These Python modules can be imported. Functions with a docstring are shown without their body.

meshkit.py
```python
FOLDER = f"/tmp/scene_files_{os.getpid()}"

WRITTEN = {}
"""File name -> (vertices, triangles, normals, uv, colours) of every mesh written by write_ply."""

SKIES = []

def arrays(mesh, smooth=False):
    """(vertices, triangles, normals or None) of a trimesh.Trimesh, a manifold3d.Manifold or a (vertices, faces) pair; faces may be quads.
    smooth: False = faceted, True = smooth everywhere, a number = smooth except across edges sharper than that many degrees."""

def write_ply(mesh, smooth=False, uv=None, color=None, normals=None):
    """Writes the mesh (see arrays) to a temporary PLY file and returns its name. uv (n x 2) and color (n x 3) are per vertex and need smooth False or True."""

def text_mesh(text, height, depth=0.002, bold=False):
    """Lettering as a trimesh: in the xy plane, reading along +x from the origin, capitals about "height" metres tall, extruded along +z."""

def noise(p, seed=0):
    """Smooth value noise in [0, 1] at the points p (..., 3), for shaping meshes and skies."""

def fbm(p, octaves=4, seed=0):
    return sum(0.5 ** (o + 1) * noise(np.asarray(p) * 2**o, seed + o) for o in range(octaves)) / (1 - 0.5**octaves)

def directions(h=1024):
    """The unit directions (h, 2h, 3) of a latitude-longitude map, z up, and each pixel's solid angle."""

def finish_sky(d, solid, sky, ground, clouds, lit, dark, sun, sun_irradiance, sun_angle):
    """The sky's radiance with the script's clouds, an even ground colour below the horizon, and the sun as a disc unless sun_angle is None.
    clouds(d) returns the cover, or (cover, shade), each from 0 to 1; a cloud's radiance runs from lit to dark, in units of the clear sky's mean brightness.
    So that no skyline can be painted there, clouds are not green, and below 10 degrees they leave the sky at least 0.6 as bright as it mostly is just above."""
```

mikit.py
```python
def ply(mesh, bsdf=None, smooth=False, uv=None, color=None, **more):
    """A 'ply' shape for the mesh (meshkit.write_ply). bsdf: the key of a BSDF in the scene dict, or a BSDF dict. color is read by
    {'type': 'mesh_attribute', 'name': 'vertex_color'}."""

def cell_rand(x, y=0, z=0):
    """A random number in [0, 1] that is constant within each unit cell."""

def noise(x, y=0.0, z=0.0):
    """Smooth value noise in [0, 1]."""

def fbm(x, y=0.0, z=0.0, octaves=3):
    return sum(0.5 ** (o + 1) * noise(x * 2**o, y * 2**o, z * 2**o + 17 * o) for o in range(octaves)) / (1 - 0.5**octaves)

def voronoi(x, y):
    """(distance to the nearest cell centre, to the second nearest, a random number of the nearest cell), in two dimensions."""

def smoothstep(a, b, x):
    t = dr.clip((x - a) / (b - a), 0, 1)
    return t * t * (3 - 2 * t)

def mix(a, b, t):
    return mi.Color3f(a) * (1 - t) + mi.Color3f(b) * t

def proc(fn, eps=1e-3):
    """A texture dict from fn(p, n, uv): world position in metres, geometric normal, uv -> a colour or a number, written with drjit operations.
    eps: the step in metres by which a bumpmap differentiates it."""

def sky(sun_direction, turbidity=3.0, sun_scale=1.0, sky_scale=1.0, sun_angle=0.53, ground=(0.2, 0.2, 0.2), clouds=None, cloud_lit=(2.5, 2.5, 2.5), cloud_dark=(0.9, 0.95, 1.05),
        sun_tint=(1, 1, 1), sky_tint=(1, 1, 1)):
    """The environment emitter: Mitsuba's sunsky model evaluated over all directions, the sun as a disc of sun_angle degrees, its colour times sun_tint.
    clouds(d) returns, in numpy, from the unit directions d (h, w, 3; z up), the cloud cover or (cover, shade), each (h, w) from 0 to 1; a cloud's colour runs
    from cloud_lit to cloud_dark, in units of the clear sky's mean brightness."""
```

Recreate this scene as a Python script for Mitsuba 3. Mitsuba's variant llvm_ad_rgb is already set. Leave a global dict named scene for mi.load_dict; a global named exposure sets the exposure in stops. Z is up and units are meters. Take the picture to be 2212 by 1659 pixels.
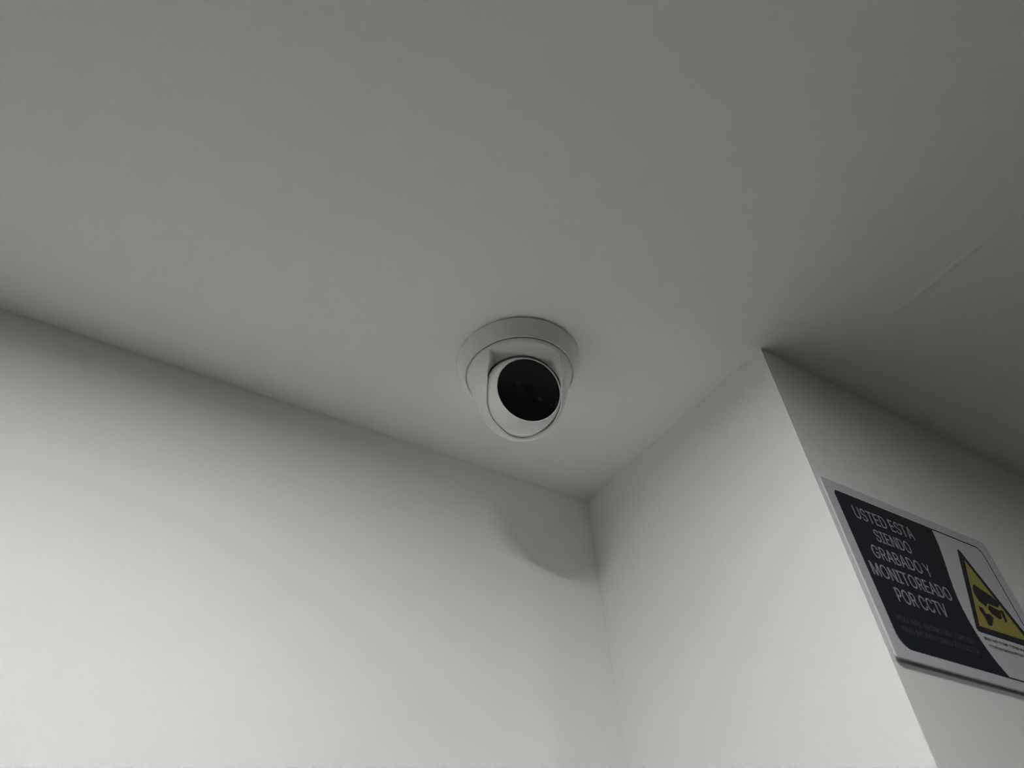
import math, random
import numpy as np
import trimesh
import manifold3d as m3
import shapely
from shapely.geometry import Polygon, Point, LineString
from shapely import affinity
import drjit as dr
import mitsuba as mi
import mikit, meshkit

random.seed(7)
T = mi.ScalarTransform4f
scene, labels = {}, {}
H = 2.40                       # ceiling height; the room corner above the floor is at (0, 0, H)

# ------------------------------------------------------------------ camera, light, exposure
CAM = np.array([-0.44897, -0.52405, H - 0.46716])
YAW, PITCH, ROLL, FOCAL = -0.59752726, 0.76482207, 0.07032009, 1560.0
def _rot(axis, a):
    c, s = math.cos(a), math.sin(a)
    return np.array({'x': [[1, 0, 0], [0, c, -s], [0, s, c]], 'y': [[c, 0, s], [0, 1, 0], [-s, 0, c]], 'z': [[c, -s, 0], [s, c, 0], [0, 0, 1]]}[axis])
RCAM = _rot('z', YAW) @ _rot('x', PITCH) @ _rot('y', ROLL)
scene['camera'] = {'type': 'thinlens', 'fov': math.degrees(2 * math.atan(1106 / FOCAL)), 'fov_axis': 'x', 'near_clip': 0.01, 'far_clip': 50.0,
                   'aperture_radius': 0.0016, 'focus_distance': 0.66,
                   'to_world': T().look_at(origin=CAM.tolist(), target=(CAM + RCAM[:, 1]).tolist(), up=RCAM[:, 2].tolist())}
LAMP_R = 0.045
LAMPS = [(-0.522, -0.528, 280.0, 'small round flush downlight in the ceiling, the one nearest the security camera'),
         (0.35, -1.55, 345.0, 'small round flush downlight in the ceiling, the one farther out in the room')]
LAMP_RGB = (1.0, 0.995, 0.965)
exposure = 0.09

# ------------------------------------------------------------------ materials
def paint(rgb, amount=0.025, scale=9.0, rough=0.75):
    def fn(p, n, uv):
        v = mikit.fbm(p.x * scale, p.y * scale, p.z * scale, 3) - 0.5
        return mi.Color3f(*rgb) * (1 + 2 * amount * v)
    return {'type': 'twosided', 'bsdf': {'type': 'principled', 'base_color': mikit.proc(fn), 'roughness': rough, 'specular': 0.25}}
def plain(rgb, rough=0.5, spec=0.5, **kw):
    return {'type': 'twosided', 'bsdf': {'type': 'principled', 'base_color': {'type': 'rgb', 'value': list(rgb)}, 'roughness': rough, 'specular': spec, **kw}}
scene['wall_paint'] = paint((0.815, 0.825, 0.822))
scene['ceiling_paint'] = paint((0.92, 0.908, 0.872), 0.02, 5.0)
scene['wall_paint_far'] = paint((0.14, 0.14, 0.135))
scene['wall_paint_left'] = paint((0.60, 0.60, 0.59))
scene['floor_tile'] = paint((0.07, 0.068, 0.064), 0.05, 4.0, 0.4)
scene['camera_plastic'] = plain((0.80, 0.80, 0.785), 0.38, 0.4)
scene['lens_black'] = plain((0.004, 0.006, 0.008), 0.12, 0.25)
scene['lens_detail'] = plain((0.002, 0.003, 0.004), 0.2, 0.2)
scene['led_glass'] = plain((0.012, 0.016, 0.019), 0.15, 0.3)
scene['sign_white'] = plain((0.545, 0.56, 0.60), 0.4, 0.4)
scene['ink_navy'] = plain((0.010, 0.014, 0.024), 0.4, 0.3)
scene['ink_black'] = plain((0.017, 0.018, 0.021), 0.4, 0.3)
scene['ink_yellow'] = plain((0.33, 0.305, 0.075), 0.45, 0.3)
scene['ink_letter'] = plain((0.33, 0.345, 0.38), 0.45, 0.3)
scene['ink_faint'] = plain((0.050, 0.056, 0.062), 0.45, 0.3)
scene['ink_grey'] = plain((0.10, 0.10, 0.13), 0.45, 0.3)
scene['trim_metal'] = plain((0.75, 0.75, 0.75), 0.4, 0.5)

# ------------------------------------------------------------------ helpers
def put(key, mesh, bsdf, smooth=False, label=None, category=None, kind=None, **more):
    scene[key] = mikit.ply(mesh, bsdf, smooth, **more)
    d = {}
    if label: d['label'] = label
    if category: d['category'] = category
    if kind: d['kind'] = kind
    if d: labels[key] = d
def prism(pts, z0, z1):
    m = trimesh.creation.extrude_polygon(Polygon(pts), z1 - z0, engine='earcut')
    m.apply_translation([0, 0, z0])
    return m
def lathe(profile, n=128):
    """profile: (radius, depth below the ceiling) pairs"""
    return trimesh.creation.revolve(np.array([(r, -d) for r, d in profile]), sections=n)

# ------------------------------------------------------------------ the room
L = 0.26963                                            # depth of the recess beside the projecting wall
XL, XR, YB, TH = -1.7, 2.6, -2.6, 0.12
put('ceiling', prism([(XL, YB), (XR, YB), (XR, TH), (XL, TH)], H, H + 0.12), 'ceiling_paint', kind='structure')
put('floor', prism([(XL, YB), (XR, YB), (XR, TH), (XL, TH)], -0.1, 0), 'floor_tile', kind='structure')
put('wall_left', prism([(XL, 0), (0.1, 0), (0.1, TH), (XL, TH)], 0, H), 'wall_paint', kind='structure')
put('wall_middle', prism([(0, 0), (0, -L), (0.1, -L + 0.1), (0.1, 0)], 0, H), 'wall_paint', kind='structure')
put('wall_right', prism([(0, -L), (XR, -L), (XR, -L + 0.1), (0.1, -L + 0.1)], 0, H), 'wall_paint', kind='structure')
put('wall_far_right', prism([(XR, YB), (XR + TH, YB), (XR + TH, TH), (XR, TH)], 0, H), 'wall_paint_far', kind='structure')
put('wall_far_left', prism([(XL - TH, YB), (XL, YB), (XL, TH), (XL - TH, TH)], 0, H), 'wall_paint_left', kind='structure')
put('wall_rear', prism([(XL - TH, YB - TH), (XR + TH, YB - TH), (XR + TH, YB), (XL - TH, YB)], 0, H), 'wall_paint_far', kind='structure')

def ridge(x, ya, yb, width, height, n=40, m=9, wob=0.0015, seed=1):
    """a low trowel ridge in the plaster along y, tapering at both ends"""
    t = np.linspace(0, 1, n); w = np.linspace(-1, 1, m)
    yy = ya + (yb - ya) * t
    xx = x + wob * (meshkit.fbm(np.stack([t * 5, t * 0 + seed, t * 0], 1), 3) - 0.5) * 2
    e = np.clip(np.sin(np.pi * t), 0, 1) ** 0.6 * (0.6 + 0.8 * meshkit.noise(np.stack([t * 9, t * 0 + 7 * seed, t * 0], 1)))
    V = np.stack([np.stack([xx + width * q, yy, H - height * e * (1 - q * q) + 0.00002 * (abs(q) == 1)], 1) for q in w], 1).reshape(-1, 3)
    F = [(i * m + j, i * m + j + 1, (i + 1) * m + j + 1, (i + 1) * m + j) for i in range(n - 1) for j in range(m - 1)]
    mesh = trimesh.Trimesh(V, np.array(F)[:, [0, 1, 2, 0, 2, 3]].reshape(-1, 3), process=False)
    if mesh.face_normals[:, 2].mean() > 0: mesh.invert()
    return mesh
put('ceiling__plaster_ridge', ridge(0.074, -0.49, -0.33, 0.0036, 0.0005, seed=1), 'ceiling_paint', True, 'faint raised trowel line in the ceiling plaster')
put('ceiling__plaster_ridge_001', ridge(0.234, -0.40, -0.31, 0.0034, 0.0004, seed=2), 'ceiling_paint', True, 'faint raised trowel line in the ceiling plaster')
speck = trimesh.creation.icosphere(subdivisions=2, radius=0.0012); speck.apply_scale([1, 1, 0.6]); speck.apply_translation([-0.1705, -0.204, H])
put('ceiling__plaster_speck', speck, 'ceiling_paint', True, 'tiny plaster speck beside the camera base')

# ------------------------------------------------------------------ flush ceiling lamps (just outside the frame)
for i, (lx, ly, power, text) in enumerate(LAMPS):
    key = 'ceiling_downlight' + ('' if i == 0 else f'_{i:03d}')
    ring = lathe([(LAMP_R, 0), (LAMP_R, 0.0035), (LAMP_R + 0.002, 0.0045), (LAMP_R + 0.010, 0.003), (LAMP_R + 0.012, 0.0)], 96)
    ring.apply_translation([lx, ly, H])
    put(key + '__trim_ring', ring, 'trim_metal', 40)
    disc = trimesh.creation.cylinder(radius=LAMP_R, height=0.002, sections=96); disc.apply_translation([lx, ly, H - 0.001])
    put(key + '__diffuser', disc, 'trim_metal', emitter={'type': 'area', 'radiance': {'type': 'rgb', 'value': [power * c for c in LAMP_RGB]}})
    labels[key] = {'label': text, 'category': 'lamp'}

# ------------------------------------------------------------------ turret security camera
DX, DY = -0.18434, -0.14791
def seat(mesh):
    mesh = trimesh.Trimesh(np.array(mesh.vertices), np.array(mesh.faces), process=False)
    mesh.apply_translation([DX, DY, H]); return mesh
DC = 'turret_camera'
labels[DC] = {'label': 'white ceiling-mounted turret security camera with a black round lens window', 'category': 'security camera'}
base = lathe([(0, 0), (0.0535, 0), (0.0535, 0.0008), (0.0552, 0.0011), (0.0557, 0.0022), (0.0553, 0.0045), (0.0538, 0.0085), (0.0515, 0.0130), (0.0497, 0.0166), (0.0491, 0.0175), (0.0484, 0.0178), (0.0479, 0.0174), (0.0478, 0.0160), (0.0, 0.0160)], 160)
put(DC + '__base', seat(base), 'camera_plastic', 35)

BD, RB, RO, RC = 0.0432, 0.0352, 0.0379, 0.0312       # ball depth, ball radius, housing radius, slot radius
TOPD, TOPR = 0.0170, 0.0470
tocam = CAM - np.array([DX, DY, H - BD]); az_cam = math.atan2(tocam[1], tocam[0])
def direction(pan, elev):                              # pan: degrees to the right as seen by the photographer
    a = az_cam + math.radians(pan); e = math.radians(elev)
    return np.array([math.cos(a) * math.cos(e), math.sin(a) * math.cos(e), math.sin(e)])
def smin(a, b, k):
    h = np.clip(0.5 + 0.5 * (b - a) / k, 0, 1)
    return b * (1 - h) + a * h - k * h * (1 - h)
SLOT_PAN, E_LO, E_HI, FLARE = 11.0, -46.5, 6.0, 0.45
# tangent from (TOPR, TOPD) to the housing sphere (0, BD), radius RO, in (r, depth)
_d = math.hypot(TOPR, BD - TOPD); _phi = math.atan2(BD - TOPD, TOPR)
_n = -_phi + math.acos(RO / _d) ; NR, ND = math.cos(_n), math.sin(_n)          # outward normal of the flank in (r, depth)
def housing_field(x, y, z):
    r, d = np.hypot(x, y), -z
    sph = np.sqrt(r * r + (d - BD) ** 2) - RO
    flank = r * NR + (d - BD) * ND - RO
    tan_d = BD + RO * ND
    cone = np.maximum(np.maximum(flank, TOPD - d), d - tan_d - 0.002)
    cone = np.maximum(cone, r - TOPR)
    body = np.minimum(cone, np.maximum(sph, TOPD - d))
    a = az_cam + math.radians(SLOT_PAN)
    qa = x * math.cos(a) + y * math.sin(a); qb = -x * math.sin(a) + y * math.cos(a); qz = z + BD
    ang = np.arctan2(qz, qa)
    lo, hi = math.radians(E_LO), math.radians(E_HI)
    def ray(e):
        t = np.maximum(qa * math.cos(e) + qz * math.sin(e), 0)
        return np.sqrt((qa - t * math.cos(e)) ** 2 + qb ** 2 + (qz - t * math.sin(e)) ** 2)
    dist = np.where((ang >= lo) & (ang <= hi), np.abs(qb), np.minimum(ray(lo), ray(hi)))
    far = np.sqrt(qa ** 2 + qz ** 2)
    slot = dist - RC - FLARE * np.clip(far - 0.032, 0, 0.012)
    slot = -smin(-slot, -(0.0205 - d), 0.002)           # the slot stops below the base
    ball = np.sqrt(r * r + (d - BD + 0.0010) ** 2) - (RB + 0.00105)   # clearance, wider above the ball
    return np.maximum(-smin(-body, slot, 0.0028), -ball)
def field_mesh(field, lo, hi, step):
    """iso-surface of a numpy field by marching tetrahedra (6 per cell)"""
    n = [int(math.ceil((b - a) / step)) + 1 for a, b in zip(lo, hi)]
    ax = [a + step * np.arange(k) for a, k in zip(lo, n)]
    X, Y, Z = np.meshgrid(*ax, indexing='ij')
    V = field(X, Y, Z); V[np.abs(V) < 1e-9] = 1e-9
    V = V.ravel(); P = np.stack([X.ravel(), Y.ravel(), Z.ravel()], 1)
    idx = np.arange(V.size).reshape(n)
    c = {(i, j, k): idx[i:n[0] - 1 + i, j:n[1] - 1 + j, k:n[2] - 1 + k].ravel() for i in (0, 1) for j in (0, 1) for k in (0, 1)}
    import itertools
    tris = []
    for perm in itertools.permutations(range(3)):
        p0 = [0, 0, 0]; cor = [tuple(p0)]
        for q in perm:
            p0[q] = 1; cor.append(tuple(p0))
        tet = np.stack([c[t] for t in cor], 1)
        s = V[tet] < 0; cnt = s.sum(1)
        tet = tet[(cnt > 0) & (cnt < 4)]; s = V[tet] < 0; cnt = s.sum(1)
        order = np.argsort(~s, axis=1, kind='stable'); tet = np.take_along_axis(tet, order, 1)   # inside first
        e = lambda t, a, b: np.stack([t[:, a], t[:, b]], 1)
        t = tet[cnt == 1]; tris.append(np.stack([e(t, 0, 1), e(t, 0, 2), e(t, 0, 3)], 1))
        t = tet[cnt == 3]; tris.append(np.stack([e(t, 0, 3), e(t, 1, 3), e(t, 2, 3)], 1))
        t = tet[cnt == 2]
        tris += [np.stack([e(t, 0, 2), e(t, 0, 3), e(t, 1, 3)], 1), np.stack([e(t, 0, 2), e(t, 1, 3), e(t, 1, 2)], 1)]
    E = np.concatenate(tris).reshape(-1, 2); E.sort(axis=1)
    key, inv = np.unique(E[:, 0] * np.int64(V.size) + E[:, 1], return_inverse=True)
    a, b = key // V.size, key % V.size
    w = (V[a] / (V[a] - V[b]))[:, None]
    verts = P[a] + w * (P[b] - P[a]); faces = inv.reshape(-1, 3)
    g = 1e-5
    f = lambda q: field(q[:, 0], q[:, 1], q[:, 2])
    cen = verts[faces].mean(1); gr = np.stack([f(cen + np.eye(3)[k] * g) - f(cen - np.eye(3)[k] * g) for k in range(3)], 1)
    fn = np.cross(verts[faces[:, 1]] - verts[faces[:, 0]], verts[faces[:, 2]] - verts[faces[:, 0]])
    flip = (fn * gr).sum(1) < 0
    faces[flip] = faces[flip][:, ::-1]
    m = trimesh.Trimesh(verts, faces, process=False)
    m.merge_vertices(); m.update_faces(m.nondegenerate_faces()); return m
hm = field_mesh(housing_field, (-0.05, -0.05, -0.084), (0.05, 0.05, -0.0155), 0.0008)
put(DC + '__housing', seat(hm), 'camera_plastic', 30)

# eyeball, its axis turned to the photographer's upper right
ball_dir = direction(22.5, -21.0)
GR = 0.0279
def aim(mesh):
    z = ball_dir; x = np.cross([0, 0, 1.0], z); x /= np.linalg.norm(x); y = np.cross(z, x)
    M = np.eye(4); M[:3, 0], M[:3, 1], M[:3, 2] = x, y, z; M[:3, 3] = [DX, DY, H - BD]
    mesh = trimesh.Trimesh(np.array(mesh.vertices), np.array(mesh.faces), process=False); mesh.apply_transform(M); return mesh
def turned(profile, n=128):
    return trimesh.creation.revolve(np.array(profile), sections=n)
off = math.sqrt(RB ** 2 - 0.0293 ** 2)
a0 = math.asin(off / RB)
prof = [(RB * math.cos(a), RB * math.sin(a)) for a in np.linspace(-math.pi / 2, a0 - 0.02, 60)]
prof[0] = (0.0, -RB)
prof += [(0.0292, off + 0.0003), (0.0289, off + 0.0007), (0.0284, off + 0.0008), (0.0280, off + 0.0004), (0.0280, off - 0.0008), (0.0, off - 0.0008)]
put(DC + '__eyeball', aim(turned(prof)), 'camera_plastic', 40)
win = [(0, off - 0.0012), (GR, off - 0.0012), (GR, off - 0.0003)] + [(GR * math.cos(t) , off - 0.0003 + 0.0012 * math.sin(t)) for t in np.linspace(0.15, math.pi / 2 - 0.05, 16)] + [(0, off + 0.0009)]
put(DC + '__eyeball__lens_window', aim(turned(win)), 'lens_black', 50, 'black glossy round lens window')
def on_window(px, py, r, h=0.00012):
    z = off - 0.0003 + 0.0012 * math.sqrt(max(0, 1 - (px * px + py * py) / GR ** 2))
    m = turned([(0, -0.0006), (r, -0.0006), (r, h * 0.4), (r * 0.85, h), (0, h)], 48); m.apply_translation([px, py, z]); return aim(m)
put(DC + '__eyeball__lens', on_window(-0.0005, 0.0012, 0.0045), 'lens_detail', 40, 'small dark lens behind the black window')
for k, (px, py) in enumerate([(-0.0098, 0.0040), (0.0100, -0.0070), (0.0205, -0.0105)]):
    put(DC + '__eyeball__infrared_led' + ('' if k == 0 else f'_{k:03d}'), on_window(px, py, 0.0022 if k < 2 else 0.0011), 'led_glass', 40)

# ------------------------------------------------------------------ warning sign on the right-hand wall
ST = 0.0042
K = (254.4 - 4.2) / (254.4 - 5.0)
def c5(u, v): return ((-448.97 + (u + 448.97) * K) / 1000, (-467.16 + (v + 467.16) * K) / 1000)   # measured on a plane 5 mm off the wall, mm -> m
def sign_mesh(geom, d0, d1):
    """a flat outline in (x, z below the ceiling) between d0 and d1 metres in front of the wall"""
    geom = shapely.make_valid(geom) if not geom.is_valid else geom
    ms = []
    for g in getattr(geom, 'geoms', [geom]):
        if g.geom_type != 'Polygon' or g.area < 1e-9: continue
        m = trimesh.creation.extrude_polygon(g, d1 - d0, engine='earcut')
        v = np.array(m.vertices); ms.append(trimesh.Trimesh(np.stack([v[:, 0], -L - d0 - v[:, 2], H + v[:, 1]], 1), np.array(m.faces)[:, ::-1][:, ::1], process=False))
    m = trimesh.util.concatenate(ms); m.fix_normals(); return m
SG = 'warning_sign'
labels[SG] = {'label': 'white rectangular surveillance warning sign with navy panel and yellow triangle on the right wall', 'category': 'sign'}
x0, z0 = 0.0002, -0.2874; x1, z1 = 0.2140, -0.1465
plate = Polygon([(x0, z0), (x1, z0), (x1, z1 - 0.004), (x1 - 0.004, z1), (x0, z1)]).buffer(-0.0015).buffer(0.0015, quad_segs=6)
put(SG + '__plate', sign_mesh(plate, 0.0026, ST), 'sign_white')
for k, (xa, xb) in enumerate([(0.014, 0.034), (0.098, 0.118), (0.182, 0.202)]):
    put(SG + '__mounting_pad' + ('' if k == 0 else f'_{k:03d}'), sign_mesh(shapely.box(xa, z0 + 0.02, xb, z1 - 0.02), 0.0, 0.0027), 'ink_grey')
E1 = ST + 0.0001; E2 = ST + 0.0002; E3 = ST + 0.0003
def P(*pts): return Polygon([c5(*q) for q in pts])
def bez(p0, p1, p2, p3, n=24):
    t = np.linspace(0, 1, n)[:, None]; p0, p1, p2, p3 = map(np.array, (p0, p1, p2, p3))
    return [tuple(q) for q in (1 - t) ** 3 * p0 + 3 * (1 - t) ** 2 * t * p1 + 3 * (1 - t) * t ** 2 * p2 + t ** 3 * p3]
def rounded(xa, za, xb, zb, r):
    """r: radii at top left, top right, bottom right, bottom left"""
    pts = []
    for (cx, cz, rr, a) in ((xa + r[0], zb - r[0], r[0], 180), (xb - r[1], zb - r[1], r[1], 90), (xb - r[2], za + r[2], r[2], 0), (xa + r[3], za + r[3], r[3], -90)):
        for t in np.linspace(a, a - 90, 13): pts.append((cx + rr * math.cos(math.radians(t)), cz + rr * math.sin(math.radians(t))))
    return Polygon(pts)
fr = rounded(8.6, -280.6, 199.2, -156.3, (4.5, 9.0, 9.0, 11.0))
inner = fr.buffer(-1.2)
curve = bez((129.8, -156.0), (129.5, -186), (109.0, -213), (114.0, -244), 20) + bez((114.0, -244), (116.0, -258), (121, -271), (133, -282.0), 14)[1:]
left_of = Polygon([(0, -150), (129.8, -150)] + curve + [(133, -290), (0, -290)])
conv = lambda g: affinity.affine_transform(g, [K / 1000, 0, 0, K / 1000, (-448.97 + 448.97 * K) / 1000, (-467.16 + 467.16 * K) / 1000])
put(SG + '__navy_panel', sign_mesh(conv(fr.intersection(left_of)), ST, E1), 'ink_navy', label='navy blue printed panel with rounded corners')
put(SG + '__frame_line', sign_mesh(conv(fr.difference(inner).difference(left_of)), ST, E1), 'ink_navy', label='thin navy outline')
tri = Polygon([(157.3, -171.2), (121.5, -245.2), (195.8, -245.0)])
put(SG + '__warning_triangle', sign_mesh(conv(tri.buffer(2.4, quad_segs=5)), ST, E1), 'ink_black', label='black bordered warning triangle')
put(SG + '__warning_triangle__yellow_field', sign_mesh(conv(Polygon([(158.2, -178.5), (125.6, -242.2), (190.0, -241.8)])), E1, E2), 'ink_yellow', label='yellow field of the triangle')
pic = [Polygon([(148.3, -204.4), (152.0, -202.5), (157.1, -204.6), (170.1, -208.8), (176.0, -213.0), (170.5, -217.4), (161.0, -217.0), (157.2, -216.2), (151.6, -220.8), (145.6, -217.2), (144.4, -210.8)]).buffer(0.5),
       Polygon([(157.4, -218.8), (170.9, -221.0), (167.2, -227.2), (163.0, -229.1), (155.4, -226.2), (153.6, -222.5)]).buffer(0.3),
       Polygon([(140.2, -223.4), (144.2, -223.8), (145.6, -228.7), (150.6, -227.6), (153.6, -230.1), (149.5, -233.6), (144.4, -238.3), (140.0, -238.7), (140.8, -232.7), (139.2, -226.9)]).buffer(0.2),
       Polygon([(171.6, -219.6), (176.0, -219.6), (173.6, -228.7), (169.6, -230.4), (170.2, -225.5)])]
put(SG + '__warning_triangle__camera_pictogram', sign_mesh(conv(shapely.union_all(pic)), E2, E3), 'ink_black', label='black surveillance camera pictogram')
def lettering(key, text, ul, ur, vtop, vbot, bsdf, d=E1, label=None, bold=False):
    m = meshkit.text_mesh(text, 1.0, 0.1, bold=bold)
    b = m.bounds; v = np.array(m.vertices)
    (xa, zb), (xb, za) = c5(ul, vtop), c5(ur, vbot)
    x = xa + (v[:, 0] - b[0, 0]) / (b[1, 0] - b[0, 0]) * (xb - xa)
    z = za + (v[:, 1] - 0.0) / 1.0 * (zb - za)
    y = -L - d - v[:, 2] / 0.1 * 0.0001
    m = trimesh.Trimesh(np.stack([x, y, H + z], 1), np.array(m.faces), process=False); m.fix_normals()
    put(key, m, bsdf, label=label)
lettering(SG + '__lettering', 'USTED ESTA', 23.8, 94.6, -166.3, -177.6, 'ink_letter', label='white lettering USTED ESTA')
lettering(SG + '__lettering_001', 'SIENDO', 38.0, 80.2, -183.2, -193.9, 'ink_letter', label='white lettering SIENDO')
lettering(SG + '__lettering_002', 'GRABADO Y', 25.0, 93.4, -199.7, -210.6, 'ink_letter', label='white lettering GRABADO Y')
lettering(SG + '__lettering_003', 'MONITOREADO', 13.8, 105.4, -216.2, -227.1, 'ink_letter', label='white lettering MONITOREADO')
lettering(SG + '__lettering_004', 'POR CCTV', 30.6, 87.8, -232.8, -243.8, 'ink_letter', label='white lettering POR CCTV')
lettering(SG + '__small_lettering', 'YOU ARE BEING RECORDED', 16.5, 104.5, -256.0, -260.4, 'ink_faint', label='faint small lettering')
lettering(SG + '__small_lettering_001', 'AND MONITORED BY CCTV', 18.0, 104.4, -263.4, -267.8, 'ink_faint', label='faint small lettering')
def blur_line(key, u0, u1, v0, h, words, seed):
    """print too small to read in the photograph: rows of short strokes"""
    rnd = random.Random(seed); g = []; u = u0
    for wlen in words:
        e = u + wlen
        while u < e - 0.4:
            w = rnd.uniform(0.35, 0.6); g.append(shapely.box(u, v0 - h, u + w, v0)); g.append(shapely.box(u, v0 - h * rnd.choice([0.2, 0.6, 1.0]), u + 1.1, v0 - h * rnd.choice([0.0, 0.35]) )); u += rnd.uniform(1.1, 1.5)
        u = e + 1.2
        if u > u1: break
    put(key, sign_mesh(conv(shapely.union_all([q for q in g if q.area > 0.01])), ST, E1), 'ink_grey', label='tiny grey print under the triangle')
blur_line(SG + '__tiny_print', 123.2, 193, -250.7, 2.3, [9, 8, 12, 6, 16, 10], 3)
blur_line(SG + '__tiny_print_001', 124.6, 190, -256.2, 2.3, [30, 8, 20], 4)
